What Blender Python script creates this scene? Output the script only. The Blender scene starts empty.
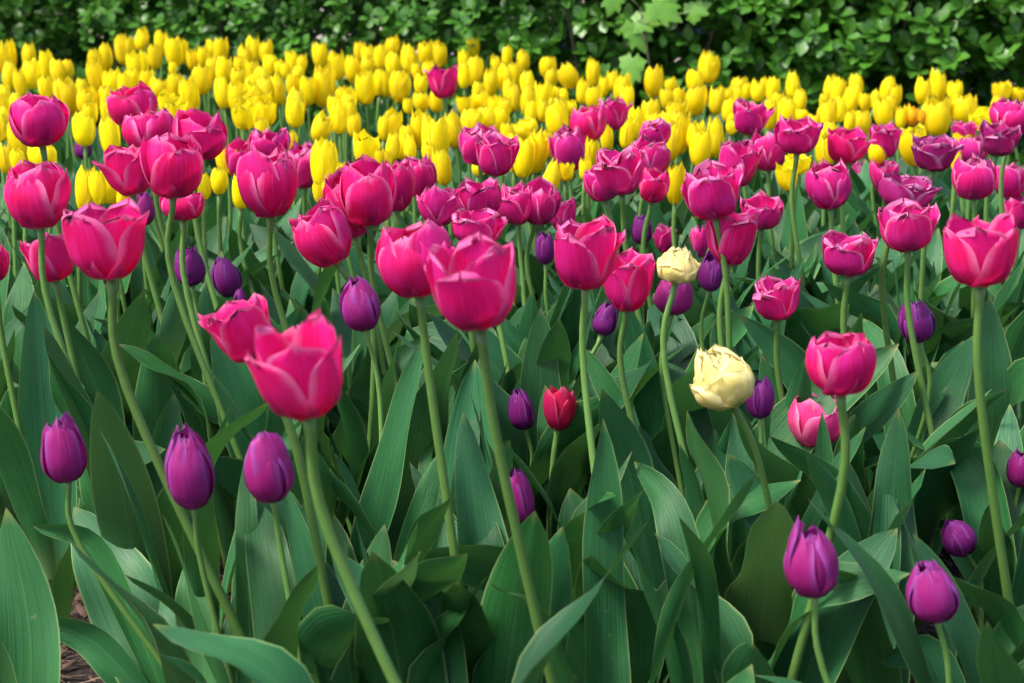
import bpy, math, random
from mathutils import Vector, Matrix, noise
import numpy as np

R = math.radians
SC = bpy.context.scene
COL = SC.collection

# ------------------------------------------------------------------ camera, sky, sun, exposure
F = 1820.0                      # focal length in pixels of a 1024 px wide frame
CAM_H = 0.85
PITCH = math.atan(441.5 / F)
cam = bpy.data.cameras.new('camera')
cam.sensor_width = 36.0
cam.lens = 36.0 * F / 1024.0
cam.clip_start = 0.05
cam.clip_end = 500
cam.dof.use_dof = True
cam.dof.focus_distance = 2.0
cam.dof.aperture_fstop = 10.5
cam_o = bpy.data.objects.new('camera', cam)
COL.objects.link(cam_o)
cam_o.location = (0, 0, CAM_H)
cam_o.rotation_euler = (math.pi / 2 - PITCH, 0, 0)
SC.camera = cam_o

SUN_EL, SUN_AZ = 57.0, -62.0     # azimuth measured from behind the camera, negative = from the left
world = bpy.data.worlds.new('World')
SC.world = world
world.use_nodes = True
wn = world.node_tree.nodes
wl = world.node_tree.links
bg = wn['Background']
sky = wn.new('ShaderNodeTexSky')
sky.sky_type = 'NISHITA'
sky.sun_disc = False
sky.sun_elevation = R(SUN_EL)
sky.sun_rotation = R(180 - SUN_AZ)
sky.air_density = 1.0
sky.dust_density = 4.0
sky.ozone_density = 1.0
wl.new(sky.outputs['Color'], bg.inputs['Color'])
bg.inputs['Strength'].default_value = 0.10

sun = bpy.data.lights.new('sun', 'SUN')
sun.energy = 1.4
sun.angle = R(10)
sun.color = (1.0, 0.95, 0.87)
sun_o = bpy.data.objects.new('sun', sun)
COL.objects.link(sun_o)
az = R(SUN_AZ)
to_sun = Vector((math.sin(az) * math.cos(R(SUN_EL)), -math.cos(az) * math.cos(R(SUN_EL)), math.sin(R(SUN_EL))))
sun_o.rotation_euler = to_sun.to_track_quat('Z', 'Y').to_euler()
sun_o.location = (0, 0, 6)

SC.view_settings.view_transform = 'Standard'
SC.view_settings.look = 'None'
SC.view_settings.gamma = 1.0
SC.view_settings.exposure = 1.82
SC.render.engine = 'CYCLES'
SC.cycles.use_denoising = True
SC.cycles.max_bounces = 8
SC.cycles.transmission_bounces = 4

# ------------------------------------------------------------------ helpers
CP, SP = math.cos(PITCH), math.sin(PITCH)
FWD, UPV = Vector((0, CP, -SP)), Vector((0, SP, CP))


def at(u, v, s):
    """the place in the garden that stands s pixels per metre from the camera, seen at u, v"""
    d = F / s
    return Vector((0, 0, CAM_H)) + FWD * d + Vector(((u - 512) / s, 0, 0)) - UPV * ((v - 341.5) / s)


def ground_at(u, s):
    """ground point at depth scale s under column u"""
    d = F / s
    # C.z - SP*d + CP*y = 0
    y = (SP * d - CAM_H) / CP
    p = Vector((0, 0, CAM_H)) + FWD * d + Vector(((u - 512) / s, 0, 0)) + UPV * y
    p.z = 0
    return p


def tag(o, label, cat, group=None, kind=None):
    o['label'] = label
    o['category'] = cat
    if group:
        o['group'] = group
    if kind:
        o['kind'] = kind
    return o


def empty(name, loc):
    o = bpy.data.objects.new(name, None)
    o.empty_display_size = 0.02
    COL.objects.link(o)
    o.location = loc
    return o


def mesh_obj(name, verts, faces, mat, parent=None, uvs=None, smooth=True):
    me = bpy.data.meshes.new(name)
    me.from_pydata([tuple(v) for v in verts], [], faces)
    if smooth:
        me.polygons.foreach_set('use_smooth', [True] * len(me.polygons))
    if uvs is not None:
        uvl = me.uv_layers.new(name='UVMap')
        idx = np.empty(len(me.loops), dtype=np.int32)
        me.loops.foreach_get('vertex_index', idx)
        uvl.data.foreach_set('uv', np.asarray(uvs, dtype=np.float32)[idx].ravel())
    me.materials.append(mat)
    me.update()
    o = bpy.data.objects.new(name, me)
    COL.objects.link(o)
    if parent:
        o.parent = parent
    return o


class MB:
    def __init__(self):
        self.v, self.f, self.uv = [], [], []

    def add(self, v, f, uv):
        n = len(self.v)
        self.v += v
        self.f += [tuple(i + n for i in q) for q in f]
        self.uv += uv

    def build(self, name, mat, parent=None, smooth=True):
        return mesh_obj(name, self.v, self.f, mat, parent, self.uv, smooth)


def grid_faces(nu, nv):
    return [(j * nu + i, j * nu + i + 1, (j + 1) * nu + i + 1, (j + 1) * nu + i) for j in range(nv - 1) for i in range(nu - 1)]


def tube(pts, rads, nseg=8, caps=True):
    v, f, uv = [], [], []
    n = len(pts)
    for k in range(n):
        t = (pts[min(k + 1, n - 1)] - pts[max(k - 1, 0)]).normalized()
        a = Vector((1, 0, 0)) if abs(t.x) < 0.9 else Vector((0, 1, 0))
        s = t.cross(a).normalized()
        b = s.cross(t)
        for i in range(nseg):
            th = 2 * math.pi * i / nseg
            v.append(pts[k] + (s * math.cos(th) + b * math.sin(th)) * rads[k])
            uv.append((i / nseg, k / (n - 1)))
    for k in range(n - 1):
        for i in range(nseg):
            j = (i + 1) % nseg
            f.append((k * nseg + i, (k + 1) * nseg + i, (k + 1) * nseg + j, k * nseg + j))
    if caps:
        f.append(tuple(range(nseg)))
        f.append(tuple((n - 1) * nseg + i for i in reversed(range(nseg))))
    return v, f, uv


def bez(p0, p1, p2, t):
    return p0 * (1 - t) ** 2 + p1 * (2 * t * (1 - t)) + p2 * t * t


def smooth_curve(pts, n):
    """Catmull-Rom through pts"""
    P = [pts[0] * 2 - pts[1]] + list(pts) + [pts[-1] * 2 - pts[-2]]
    out = []
    m = len(pts) - 1
    for k in range(n):
        x = k / (n - 1) * m
        i = min(int(x), m - 1)
        t = x - i
        a, b, c, d = P[i], P[i + 1], P[i + 2], P[i + 3]
        out.append(0.5 * ((2 * b) + (c - a) * t + (2 * a - 5 * b + 4 * c - d) * t * t + (3 * b - a - 3 * c + d) * t ** 3))
    return out


def interp(xs, ys, x):
    return float(np.interp(x, xs, ys))


# ------------------------------------------------------------------ materials
class NT:
    def __init__(self, name):
        self.m = bpy.data.materials.new(name)
        self.m.use_nodes = True
        self.n = self.m.node_tree.nodes
        self.l = self.m.node_tree.links
        self.n.clear()
        self.out = self.n.new('ShaderNodeOutputMaterial')

    def node(self, typ, **kw):
        nd = self.n.new(typ)
        for k, v in kw.items():
            setattr(nd, k, v)
        return nd

    def link(self, a, b):
        self.l.new(a, b)

    def val(self, x, sock):
        if isinstance(x, (int, float)):
            sock.default_value = x
        elif isinstance(x, tuple):
            sock.default_value = x if len(x) == 4 or len(sock.default_value) == 3 else (*x, 1)
        else:
            self.link(x, sock)

    def math(self, op, a, b=0.0, clamp=False):
        nd = self.node('ShaderNodeMath', operation=op)
        nd.use_clamp = clamp
        self.val(a, nd.inputs[0])
        self.val(b, nd.inputs[1])
        return nd.outputs[0]

    def ss(self, x, lo, hi):
        nd = self.node('ShaderNodeMapRange', interpolation_type='SMOOTHSTEP')
        self.val(x, nd.inputs['Value'])
        nd.inputs['From Min'].default_value = lo
        nd.inputs['From Max'].default_value = hi
        return nd.outputs['Result']

    def mix(self, fac, a, b):
        nd = self.node('ShaderNodeMix', data_type='RGBA')
        self.val(fac, nd.inputs[0])
        self.val(a, nd.inputs[6])
        self.val(b, nd.inputs[7])
        return nd.outputs[2]

    def uv(self):
        nd = self.node('ShaderNodeUVMap', uv_map='UVMap')
        sp = self.node('ShaderNodeSeparateXYZ')
        self.link(nd.outputs[0], sp.inputs[0])
        a = self.math('ABSOLUTE', self.math('SUBTRACT', self.math('MULTIPLY', sp.outputs[0], 2.0), 1.0))
        return nd.outputs[0], sp.outputs[0], sp.outputs[1], a

    def noise(self, vec, scale, detail=3.0, rough=0.55, stretch=None, rnd=None):
        nd = self.node('ShaderNodeTexNoise')
        nd.inputs['Scale'].default_value = scale
        nd.inputs['Detail'].default_value = detail
        nd.inputs['Roughness'].default_value = rough
        if stretch:
            mp = self.node('ShaderNodeMapping')
            mp.inputs['Scale'].default_value = stretch
            self.link(vec, mp.inputs['Vector'])
            if rnd is not None:
                cb = self.node('ShaderNodeCombineXYZ')
                self.link(self.math('MULTIPLY', rnd, 37.0), cb.inputs[2])
                self.link(self.math('MULTIPLY', rnd, 11.0), cb.inputs[1])
                self.link(cb.outputs[0], mp.inputs['Location'])
            vec = mp.outputs[0]
        self.link(vec, nd.inputs['Vector'])
        return nd.outputs['Fac']

    def rnd(self):
        return self.node('ShaderNodeObjectInfo').outputs['Random']

    def obj(self):
        return self.node('ShaderNodeTexCoord').outputs['Object']

    def surf(self, color, rough=0.5, spec=0.5, trans=0.0, tcolor=None, bump=None, bump_d=0.001, sheen=0.0, coat=0.0):
        p = self.node('ShaderNodeBsdfPrincipled')
        self.val(color, p.inputs['Base Color'])
        self.val(rough, p.inputs['Roughness'])
        p.inputs['Specular IOR Level'].default_value = spec
        p.inputs['Sheen Weight'].default_value = sheen
        p.inputs['Coat Weight'].default_value = coat
        nrm = None
        if bump is not None:
            b = self.node('ShaderNodeBump')
            b.inputs['Strength'].default_value = 1.0
            b.inputs['Distance'].default_value = bump_d
            self.link(bump, b.inputs['Height'])
            nrm = b.outputs[0]
            self.link(nrm, p.inputs['Normal'])
        sh = p.outputs[0]
        if trans > 0:
            t = self.node('ShaderNodeBsdfTranslucent')
            self.val(tcolor if tcolor is not None else color, t.inputs['Color'])
            if nrm is not None:
                self.link(nrm, t.inputs['Normal'])
            mx = self.node('ShaderNodeMixShader')
            mx.inputs[0].default_value = trans
            self.link(sh, mx.inputs[1])
            self.link(t.outputs[0], mx.inputs[2])
            sh = mx.outputs[0]
        self.link(sh, self.out.inputs['Surface'])
        return self.m


def petal_mat(name, core, side, fringe, base, fringe_lo, fringe_amt, tcol, trans=0.35, streak=0.35, dark=None, vary=(0.90, 0.28)):
    n = NT(name)
    uvv, u, t, a = n.uv()
    r = n.rnd()
    st = n.noise(uvv, 1.0, 4.0, 0.6, (26, 2.2, 1), r)
    bl = n.noise(uvv, 1.0, 2.0, 0.5, (2.5, 2.0, 1), r)
    fac = n.math('ADD', n.math('MULTIPLY', n.ss(st, 0.3, 0.7), streak), n.math('MULTIPLY', n.ss(bl, 0.35, 0.7), 1 - streak))
    c = n.mix(fac, core, side)
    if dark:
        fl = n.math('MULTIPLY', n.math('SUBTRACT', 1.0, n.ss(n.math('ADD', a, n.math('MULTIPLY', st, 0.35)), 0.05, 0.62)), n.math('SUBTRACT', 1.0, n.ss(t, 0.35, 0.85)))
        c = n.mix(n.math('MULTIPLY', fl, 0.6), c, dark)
    # pale worn margin, ragged inwards
    wob = n.noise(uvv, 1.0, 3.0, 0.6, (7, 9, 1), r)
    e = n.math('ADD', a, n.math('MULTIPLY', n.math('SUBTRACT', wob, 0.5), 0.22))
    fr = n.math('MULTIPLY', n.ss(e, fringe_lo, 1.0), n.ss(t, 0.25, 0.75))
    tip = n.ss(n.math('ADD', t, n.math('MULTIPLY', n.math('SUBTRACT', wob, 0.5), 0.12)), 0.9, 1.02)
    fr = n.math('MULTIPLY', n.math('MAXIMUM', fr, tip), fringe_amt)
    c = n.mix(fr, c, fringe)
    bs = n.math('SUBTRACT', 1.0, n.ss(n.math('ADD', t, n.math('MULTIPLY', st, 0.08)), 0.06, 0.2))
    c = n.mix(n.math('MULTIPLY', bs, 0.75), c, base)
    hsv = n.node('ShaderNodeHueSaturation')
    hsv.inputs['Saturation'].default_value = 1.0
    n.link(c, hsv.inputs['Color'])
    n.link(n.math('ADD', vary[0], n.math('MULTIPLY', r, vary[1])), hsv.inputs['Value'])
    n.link(n.math('ADD', 0.492, n.math('MULTIPLY', r, 0.016)), hsv.inputs['Hue'])
    c = hsv.outputs[0]
    tc = n.mix(0.5, c, tcol)
    return n.surf(c, 0.45, 0.2, trans, tc, bump=st, bump_d=0.0009)


M = {}
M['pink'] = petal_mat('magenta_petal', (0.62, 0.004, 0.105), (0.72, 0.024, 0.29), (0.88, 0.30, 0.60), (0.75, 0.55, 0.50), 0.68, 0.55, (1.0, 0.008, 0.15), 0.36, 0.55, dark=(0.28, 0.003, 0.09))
M['rose'] = petal_mat('rose_petal', (0.72, 0.03, 0.20), (0.80, 0.09, 0.34), (0.88, 0.42, 0.62), (0.75, 0.6, 0.5), 0.6, 0.6, (1.0, 0.04, 0.22))
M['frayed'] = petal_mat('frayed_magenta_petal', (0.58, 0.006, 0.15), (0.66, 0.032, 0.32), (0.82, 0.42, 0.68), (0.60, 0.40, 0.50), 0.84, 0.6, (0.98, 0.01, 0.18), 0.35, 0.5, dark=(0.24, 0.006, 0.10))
M['plum'] = petal_mat('plum_petal', (0.36, 0.008, 0.11), (0.40, 0.03, 0.22), (0.66, 0.36, 0.60), (0.45, 0.35, 0.40), 0.72, 0.6, (0.6, 0.02, 0.2))
M['red'] = petal_mat('crimson_petal', (0.48, 0.006, 0.05), (0.55, 0.02, 0.12), (0.75, 0.25, 0.4), (0.6, 0.4, 0.4), 0.85, 0.4, (0.8, 0.02, 0.06))
M['purple'] = petal_mat('purple_petal', (0.27, 0.010, 0.135), (0.30, 0.024, 0.20), (0.28, 0.085, 0.38), (0.26, 0.20, 0.20), 0.62, 0.6, (0.5, 0.02, 0.28), 0.28, 0.5)
M['violet'] = petal_mat('violet_petal', (0.14, 0.008, 0.115), (0.19, 0.016, 0.18), (0.24, 0.08, 0.34), (0.2, 0.15, 0.2), 0.72, 0.5, (0.25, 0.02, 0.3), 0.25, 0.5)
M['yellow'] = petal_mat('yellow_petal', (0.94, 0.71, 0.003), (0.96, 0.84, 0.010), (0.96, 0.88, 0.10), (0.72, 0.66, 0.16), 0.75, 0.5, (1.0, 0.88, 0.02), 0.42, 0.5, vary=(0.92, 0.2))
M['orange'] = petal_mat('orange_yellow_petal', (0.85, 0.36, 0.006), (0.90, 0.50, 0.01), (0.9, 0.6, 0.05), (0.72, 0.6, 0.16), 0.8, 0.5, (0.95, 0.55, 0.02), 0.36, 0.45)
M['cream'] = petal_mat('cream_petal', (0.85, 0.69, 0.20), (0.87, 0.76, 0.34), (0.90, 0.84, 0.52), (0.60, 0.64, 0.25), 0.6, 0.7, (1.0, 0.93, 0.45), 0.42, 0.4, vary=(0.98, 0.1))


def leaf_mat(name, c0, c1, edge, yel, tcol, rough=0.42, trans=0.16, scale=1.0):
    n = NT(name)
    uvv, u, t, a = n.uv()
    r = n.rnd()
    vein = n.noise(uvv, 1.0, 3.0, 0.6, (34, 1.3, 1), r)
    blot = n.noise(uvv, 1.0, 3.0, 0.55, (2.2, 3.4, 1), r)
    fine = n.noise(n.obj(), 420.0, 2.0, 0.6)
    f = n.math('ADD', n.math('MULTIPLY', n.ss(vein, 0.25, 0.75), 0.42), n.math('MULTIPLY', n.ss(blot, 0.3, 0.7), 0.35))
    f = n.math('ADD', f, n.math('MULTIPLY', fine, 0.15))
    c = n.mix(f, c0, c1)
    # paler midrib line and thin yellowish margin
    mid = n.math('SUBTRACT', 1.0, n.ss(a, 0.0, 0.05))
    c = n.mix(n.math('MULTIPLY', mid, 0.12), c, edge)
    c = n.mix(n.math('MULTIPLY', n.ss(a, 0.93, 0.985), 0.75), c, edge)
    c = n.mix(n.math('MULTIPLY', n.ss(n.math('ADD', t, n.math('MULTIPLY', blot, 0.06)), 0.985, 1.04), 0.5), c, (0.26, 0.24, 0.06))
    c = n.mix(n.math('MULTIPLY', n.ss(blot, 0.62, 0.85), 0.35), c, yel)
    spk = n.ss(n.noise(n.obj(), 150.0, 2.0, 0.6), 0.70, 0.76)
    c = n.mix(n.math('MULTIPLY', spk, 0.35), c, (0.16, 0.20, 0.10))
    low = n.math('SUBTRACT', 1.0, n.ss(t, 0.0, 0.25))
    c = n.mix(n.math('MULTIPLY', low, 0.35), c, edge)
    hsv = n.node('ShaderNodeHueSaturation')
    n.link(c, hsv.inputs['Color'])
    n.link(n.math('ADD', 0.62, n.math('MULTIPLY', r, 0.68)), hsv.inputs['Value'])
    n.link(n.math('ADD', 0.485, n.math('MULTIPLY', n.math('FRACT', n.math('MULTIPLY', r, 7.31)), 0.03)), hsv.inputs['Hue'])
    c = hsv.outputs[0]
    rr = n.math('ADD', rough - 0.06, n.math('MULTIPLY', blot, 0.16))
    return n.surf(c, rr, 0.28, trans, n.mix(0.55, c, tcol), bump=vein, bump_d=0.0008)


M['leaf'] = leaf_mat('tulip_leaf', (0.009, 0.068, 0.020), (0.033, 0.146, 0.046), (0.17, 0.26, 0.09), (0.06, 0.15, 0.03), (0.12, 0.34, 0.05))
M['leaf_pale'] = leaf_mat('pale_tulip_leaf', (0.026, 0.110, 0.035), (0.050, 0.165, 0.060), (0.26, 0.34, 0.13), (0.12, 0.22, 0.05), (0.2, 0.42, 0.08))
M['leaf_yellowed'] = leaf_mat('yellowed_leaf', (0.36, 0.26, 0.03), (0.30, 0.30, 0.05), (0.45, 0.30, 0.08), (0.4, 0.2, 0.03), (0.5, 0.4, 0.05))


def stem_mat(name, c0, c1):
    n = NT(name)
    uvv, u, t, a = n.uv()
    k = n.noise(n.obj(), 90.0, 3.0)
    c = n.mix(k, c0, c1)
    r = n.rnd()
    hsv = n.node('ShaderNodeHueSaturation')
    n.link(c, hsv.inputs['Color'])
    n.link(n.math('ADD', 0.8, n.math('MULTIPLY', r, 0.4)), hsv.inputs['Value'])
    return n.surf(hsv.outputs[0], 0.42, 0.4, 0.12, (0.2, 0.35, 0.05), bump=n.noise(uvv, 1.0, 2.0, 0.5, (12, 1, 1)), bump_d=0.0004)


M['stem'] = stem_mat('tulip_stem', (0.09, 0.20, 0.045), (0.14, 0.27, 0.065))
M['stem_olive'] = stem_mat('olive_stem', (0.08, 0.185, 0.035), (0.125, 0.24, 0.055))
M['pistil'] = NT('pistil').surf((0.35, 0.38, 0.10), 0.6)


def simple(name, c0, c1, scale, rough, bump_d=0.0):
    n = NT(name)
    k = n.noise(n.obj(), scale, 5.0, 0.65)
    c = n.mix(n.ss(k, 0.3, 0.7), c0, c1)
    return n.surf(c, rough, 0.3, bump=k if bump_d else None, bump_d=bump_d)


M['soil'] = simple('dark_soil', (0.007, 0.005, 0.004), (0.030, 0.020, 0.014), 70.0, 0.95, 0.006)
M['paving'] = simple('pinkish_paving', (0.30, 0.22, 0.19), (0.42, 0.33, 0.30), 3.0, 0.9)
M['bark'] = simple('twig_bark', (0.035, 0.026, 0.02), (0.10, 0.08, 0.065), 60.0, 0.85, 0.002)


def chip_mat():
    n = NT('bark_chips')
    uvv, u, t, a = n.uv()
    c = n.mix(n.ss(n.noise(n.obj(), 26.0, 2.0), 0.3, 0.7), (0.035, 0.020, 0.014), (0.11, 0.065, 0.045))
    c = n.mix(n.ss(n.noise(n.obj(), 11.0, 2.0), 0.62, 0.72), c, (0.24, 0.17, 0.11))
    return n.surf(c, 0.85, 0.3)


M['chips'] = chip_mat()


def hedge_mat(name, c0, c1, tcol):
    n = NT(name)
    uvv, u, t, a = n.uv()
    o = n.obj()
    k = n.noise(o, 9.0, 3.0)
    k2 = n.noise(o, 90.0, 1.0)
    f = n.math('ADD', n.math('MULTIPLY', n.ss(k, 0.3, 0.7), 0.55), n.math('MULTIPLY', n.ss(k2, 0.3, 0.7), 0.45))
    c = n.mix(f, c0, c1)
    mid = n.math('SUBTRACT', 1.0, n.ss(a, 0.0, 0.09))
    c = n.mix(n.math('MULTIPLY', mid, 0.35), c, (0.16, 0.28, 0.08))
    return n.surf(c, 0.4, 0.5, 0.22, n.mix(0.5, c, tcol))


M['hedge_leaf'] = hedge_mat('hedge_leaf', (0.020, 0.095, 0.010), (0.085, 0.255, 0.020), (0.20, 0.50, 0.02))
M['maple_leaf'] = hedge_mat('maple_leaf', (0.085, 0.25, 0.018), (0.14, 0.33, 0.03), (0.25, 0.5, 0.03))
M['pale_leaf'] = hedge_mat('pale_hedge_leaf', (0.24, 0.38, 0.13), (0.32, 0.45, 0.18), (0.4, 0.6, 0.2))

# ------------------------------------------------------------------ setting: ground, paving
rg = random.Random(11)


def axis(lo, hi, step, far):
    a = [-far, -far / 3, lo - 1.5] + list(np.arange(lo, hi + step / 2, step)) + [hi + 1.5, far / 3, far]
    return a


gx = [-60, -20, -6] + list(np.arange(-2.4, 2.41, 0.045)) + [6, 20, 60]
gy = [-20, -4, 0.2] + list(np.arange(0.6, 6.31, 0.045)) + [9, 25, 120]
gv, gf = [], grid_faces(len(gx), len(gy))
for y in gy:
    for x in gx:
        z = 0.0
        if -2.45 < x < 2.45 and 0.5 < y < 5.4:
            z = 0.014 * noise.noise(Vector((x * 5, y * 5, 0))) + 0.008 * noise.noise(Vector((x * 17, y * 17, 3)))
        else:
            z = -0.02
        gv.append((x, y, z))
g = mesh_obj('ground', gv, gf, M['soil'])
tag(g, 'dark brown soil of the flower bed', 'soil', kind='structure')
p = mesh_obj('path', [(-60, 5.75, 0), (60, 5.75, 0), (60, 60, 0), (-60, 60, 0)], [(0, 1, 2, 3)], M['paving'])
tag(p, 'pale pinkish paving glimpsed through gaps low in the hedge', 'path', kind='structure')

mb = MB()
for k in range(5200):
    s = rg.uniform(700, 1150)
    q = ground_at(rg.uniform(-60, 1090), s)
    L = rg.uniform(0.008, 0.04) if rg.random() < 0.8 else rg.uniform(0.04, 0.07)
    w = rg.uniform(0.0007, 0.0022) if rg.random() < 0.75 else rg.uniform(0.003, 0.007)
    an = rg.uniform(0, math.pi)
    dx, dy = math.cos(an), math.sin(an)
    z0 = 0.016 * noise.noise(Vector((q.x * 5, q.y * 5, 0))) + rg.uniform(0.004, 0.016)
    tl = rg.uniform(-0.35, 0.35)
    v, uv = [], []
    bend = rg.uniform(-0.15, 0.15)
    for i in range(4):
        tt = i / 3 - 0.5
        cx = q.x + dx * L * tt - dy * L * bend * (0.25 - tt * tt) * 4
        cy = q.y + dy * L * tt + dx * L * bend * (0.25 - tt * tt) * 4
        cz = z0 + L * tt * tl
        ww = w * (1.0 if 0 < i < 3 else 0.55)
        for sgn in (-1, 0, 1):
            v.append(Vector((cx - dy * ww * sgn, cy + dx * ww * sgn, cz + (0.4 * w if sgn == 0 else 0))))
            uv.append((0.5 + sgn * 0.5, i / 3))
    mb.add(v, grid_faces(3, 4), uv)
o = mb.build('mulch', M['chips'])
tag(o, 'brown shredded bark and needles scattered over the soil', 'mulch', kind='stuff')


# ------------------------------------------------------------------ hedge
def hedge_leaf(mb, p, d, n0, L, W, rr, nu=3, nv=5):
    """obovate rounded leaf from p along d"""
    S = d.cross(n0)
    if S.length < 1e-4:
        S = Vector((1, 0, 0))
    S.normalize()
    N = S.cross(d).normalized()
    droop = rr.uniform(0.05, 0.3)
    cup = rr.uniform(0.1, 0.35)
    v, uv = [], []
    prof = [0.10, 0.62, 0.98, 0.86, 0.16]
    for j in range(nv):
        t = j / (nv - 1)
        c = p + d * (L * (0.12 + 0.88 * t)) - N * (droop * L * t * t)
        w = prof[j] * W * 0.5
        for i in range(nu):
            a = -1 + 2 * i / (nu - 1)
            v.append(c + S * (a * w) + N * (cup * w * a * a))
            uv.append((i / (nu - 1), t))
    mb.add(v, grid_faces(nu, nv), uv)


rh = random.Random(5)
HL, HR = at(0, 60, 338), at(1024, 60, 392)       # front face of the hedge at both ends of the frame
hdir = Vector((HR.x - HL.x, HR.y - HL.y, 0)).normalized()
hnor = Vector((hdir.y, -hdir.x, 0))               # towards the camera
if hnor.y > 0:
    hnor = -hnor
hlen = (Vector((HR.x, HR.y, 0)) - Vector((HL.x, HL.y, 0))).length
H0 = Vector((HL.x, HL.y, 0)) - hdir * 0.9
HLEN = hlen + 1.8
HTOP = 1.18
hedge = empty('hedge', H0 + hdir * HLEN / 2 - hnor * 0.3)
tag(hedge, 'clipped dark green leafy hedge running behind the yellow tulips', 'hedge')
hinv = -hedge.location
mb = MB()
bm_b = MB()


def hedge_face(a, z):
    """how far the leaf front bulges towards the camera"""
    return 0.10 * noise.noise(Vector((a * 2.1, z * 2.6, 1.0))) + 0.05 * noise.noise(Vector((a * 6, z * 6, 4.0)))


def gap(a, z):
    """thin places low in the right half, where the bare inside shows"""
    fr = a / HLEN
    g1 = noise.noise(Vector((a * 2.3 + 3.1, z * 3.2, 7.0)))
    low = min(1, max(0, (0.74 - z) / 0.16))
    right = min(1, max(0, (fr - 0.5) / 0.2))
    return g1 * 0.30 * (0.25 + 0.75 * low * right) + 0.34 * low * right


n_ros = 0
for k in range(19000):
    a = HLEN * rh.uniform(0, 1) ** 1.25
    z = rh.uniform(0.10, HTOP)
    dep = rh.uniform(0, 1) ** 1.1 * 0.7 if k < 15000 else rh.uniform(0.25, 0.6)
    gp = gap(a, z)
    if k >= 15000:
        gp -= 0.12
    if gp > 0.27 and rh.random() < min(0.95, (gp - 0.27) * 5 + 0.6) * (1.0 if dep < 0.28 else 0.62):
        continue
    if z > 1.02 and rh.random() < (z - 1.02) * 4:
        continue
    big = 1.0 + 0.4 * min(1, max(0, (a / HLEN - 0.45) / 0.25))
    base = H0 + hdir * a + hnor * (hedge_face(a, z) - dep) + Vector((0, 0, z))
    ax = (hnor * rh.uniform(0.5, 1.2) + Vector((0, 0, rh.uniform(0.1, 1.1))) + hdir * rh.uniform(-0.7, 0.7)).normalized()
    s1 = ax.orthogonal().normalized()
    s2 = ax.cross(s1)
    nl = rh.randint(4, 7)
    ph = rh.uniform(0, 6.28)
    for i in range(nl):
        th = ph + i * 2.4
        op = rh.uniform(0.5, 1.25)
        rad = s1 * math.cos(th) + s2 * math.sin(th)
        d = (ax * math.cos(op) + rad * math.sin(op)).normalized()
        n0 = (ax * math.sin(op) - rad * math.cos(op)) + Vector((0, 0, 0.7))
        L = rh.uniform(0.026, 0.044) * big * (1.0 if k < 15000 else 1.5)
        pp = base + ax * (0.012 * i / nl) - ax * 0.01 + hinv
        hedge_leaf(mb, pp, d, n0, L, L * rh.uniform(0.5, 0.66), rh)
mb.build('foliage', M['hedge_leaf'], hedge)
for k in range(46):
    a = (k + rh.uniform(0.1, 0.9)) * HLEN / 46
    b0 = H0 + hdir * a - hnor * rh.uniform(0.15, 0.45) + hinv
    pts = [b0]
    lean = hdir * rh.uniform(-0.3, 0.3) + hnor * rh.uniform(-0.1, 0.2)
    for j in range(1, 6):
        pts.append(b0 + Vector((0, 0, 0.2 * j)) + lean * (0.2 * j) + Vector((rh.uniform(-0.025, 0.025), rh.uniform(-0.025, 0.025), 0)))
    q = smooth_curve(pts, 11)
    r0 = rh.uniform(0.005, 0.011)
    mesh_obj('branch', *tube(q, [r0 * (1 - 0.6 * i / 10) for i in range(11)], 6)[:2], M['bark'], hedge)
    for m in range(4):
        i0 = rh.randint(2, 8)
        e = q[i0] + hdir * rh.uniform(-0.16, 0.16) + hnor * rh.uniform(0.0, 0.22) + Vector((0, 0, rh.uniform(0.1, 0.25)))
        mid = (q[i0] + e) / 2 + Vector((0, 0, rh.uniform(-0.02, 0.03)))
        pass


# maple seedling growing through the hedge
def maple_leaf_mesh(size, rr):
    tips = [(-90, 0.10), (-58, 0.45), (-38, 0.42), (-8, 0.80), (5, 0.66), (20, 0.74), (34, 0.60), (44, 0.86), (54, 0.98), (64, 0.76), (76, 0.90), (90, 1.12)]
    out = []
    for an, r in tips:
        out.append((r * math.cos(R(an)), r * math.sin(R(an))))
    left = [(-x, y) for x, y in reversed(out[1:-1])]
    ring = out[0:1] + out[1:] + left
    v = [Vector((0, 0.05, 0))]
    uv = [(0.5, 0.5)]
    for x, y in ring:
        rr_ = math.hypot(x, y)
        v.append(Vector((x * 0.45 * size, y * 0.6 * size, -0.10 * size * rr_ * rr_ + rr.uniform(-0.02, 0.02) * size)))
        uv.append((0.5 + x / 2.2, 0.1 + 0.8 * (y + 0.2) / 1.4))
    v[0] = Vector((0, 0.06 * size, 0.02 * size))
    n = len(ring)
    f = [(0, 1 + i, 1 + (i + 1) % n) for i in range(n)]
    return v, f, uv


def leaf_frame(verts, pos, up, nrm):
    """stand a flat leaf (x across, y to the tip) at pos"""
    y = up.normalized()
    x = y.cross(nrm).normalized()
    z = x.cross(y)
    return [pos + x * w.x + y * w.y + z * w.z for w in verts]


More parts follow.
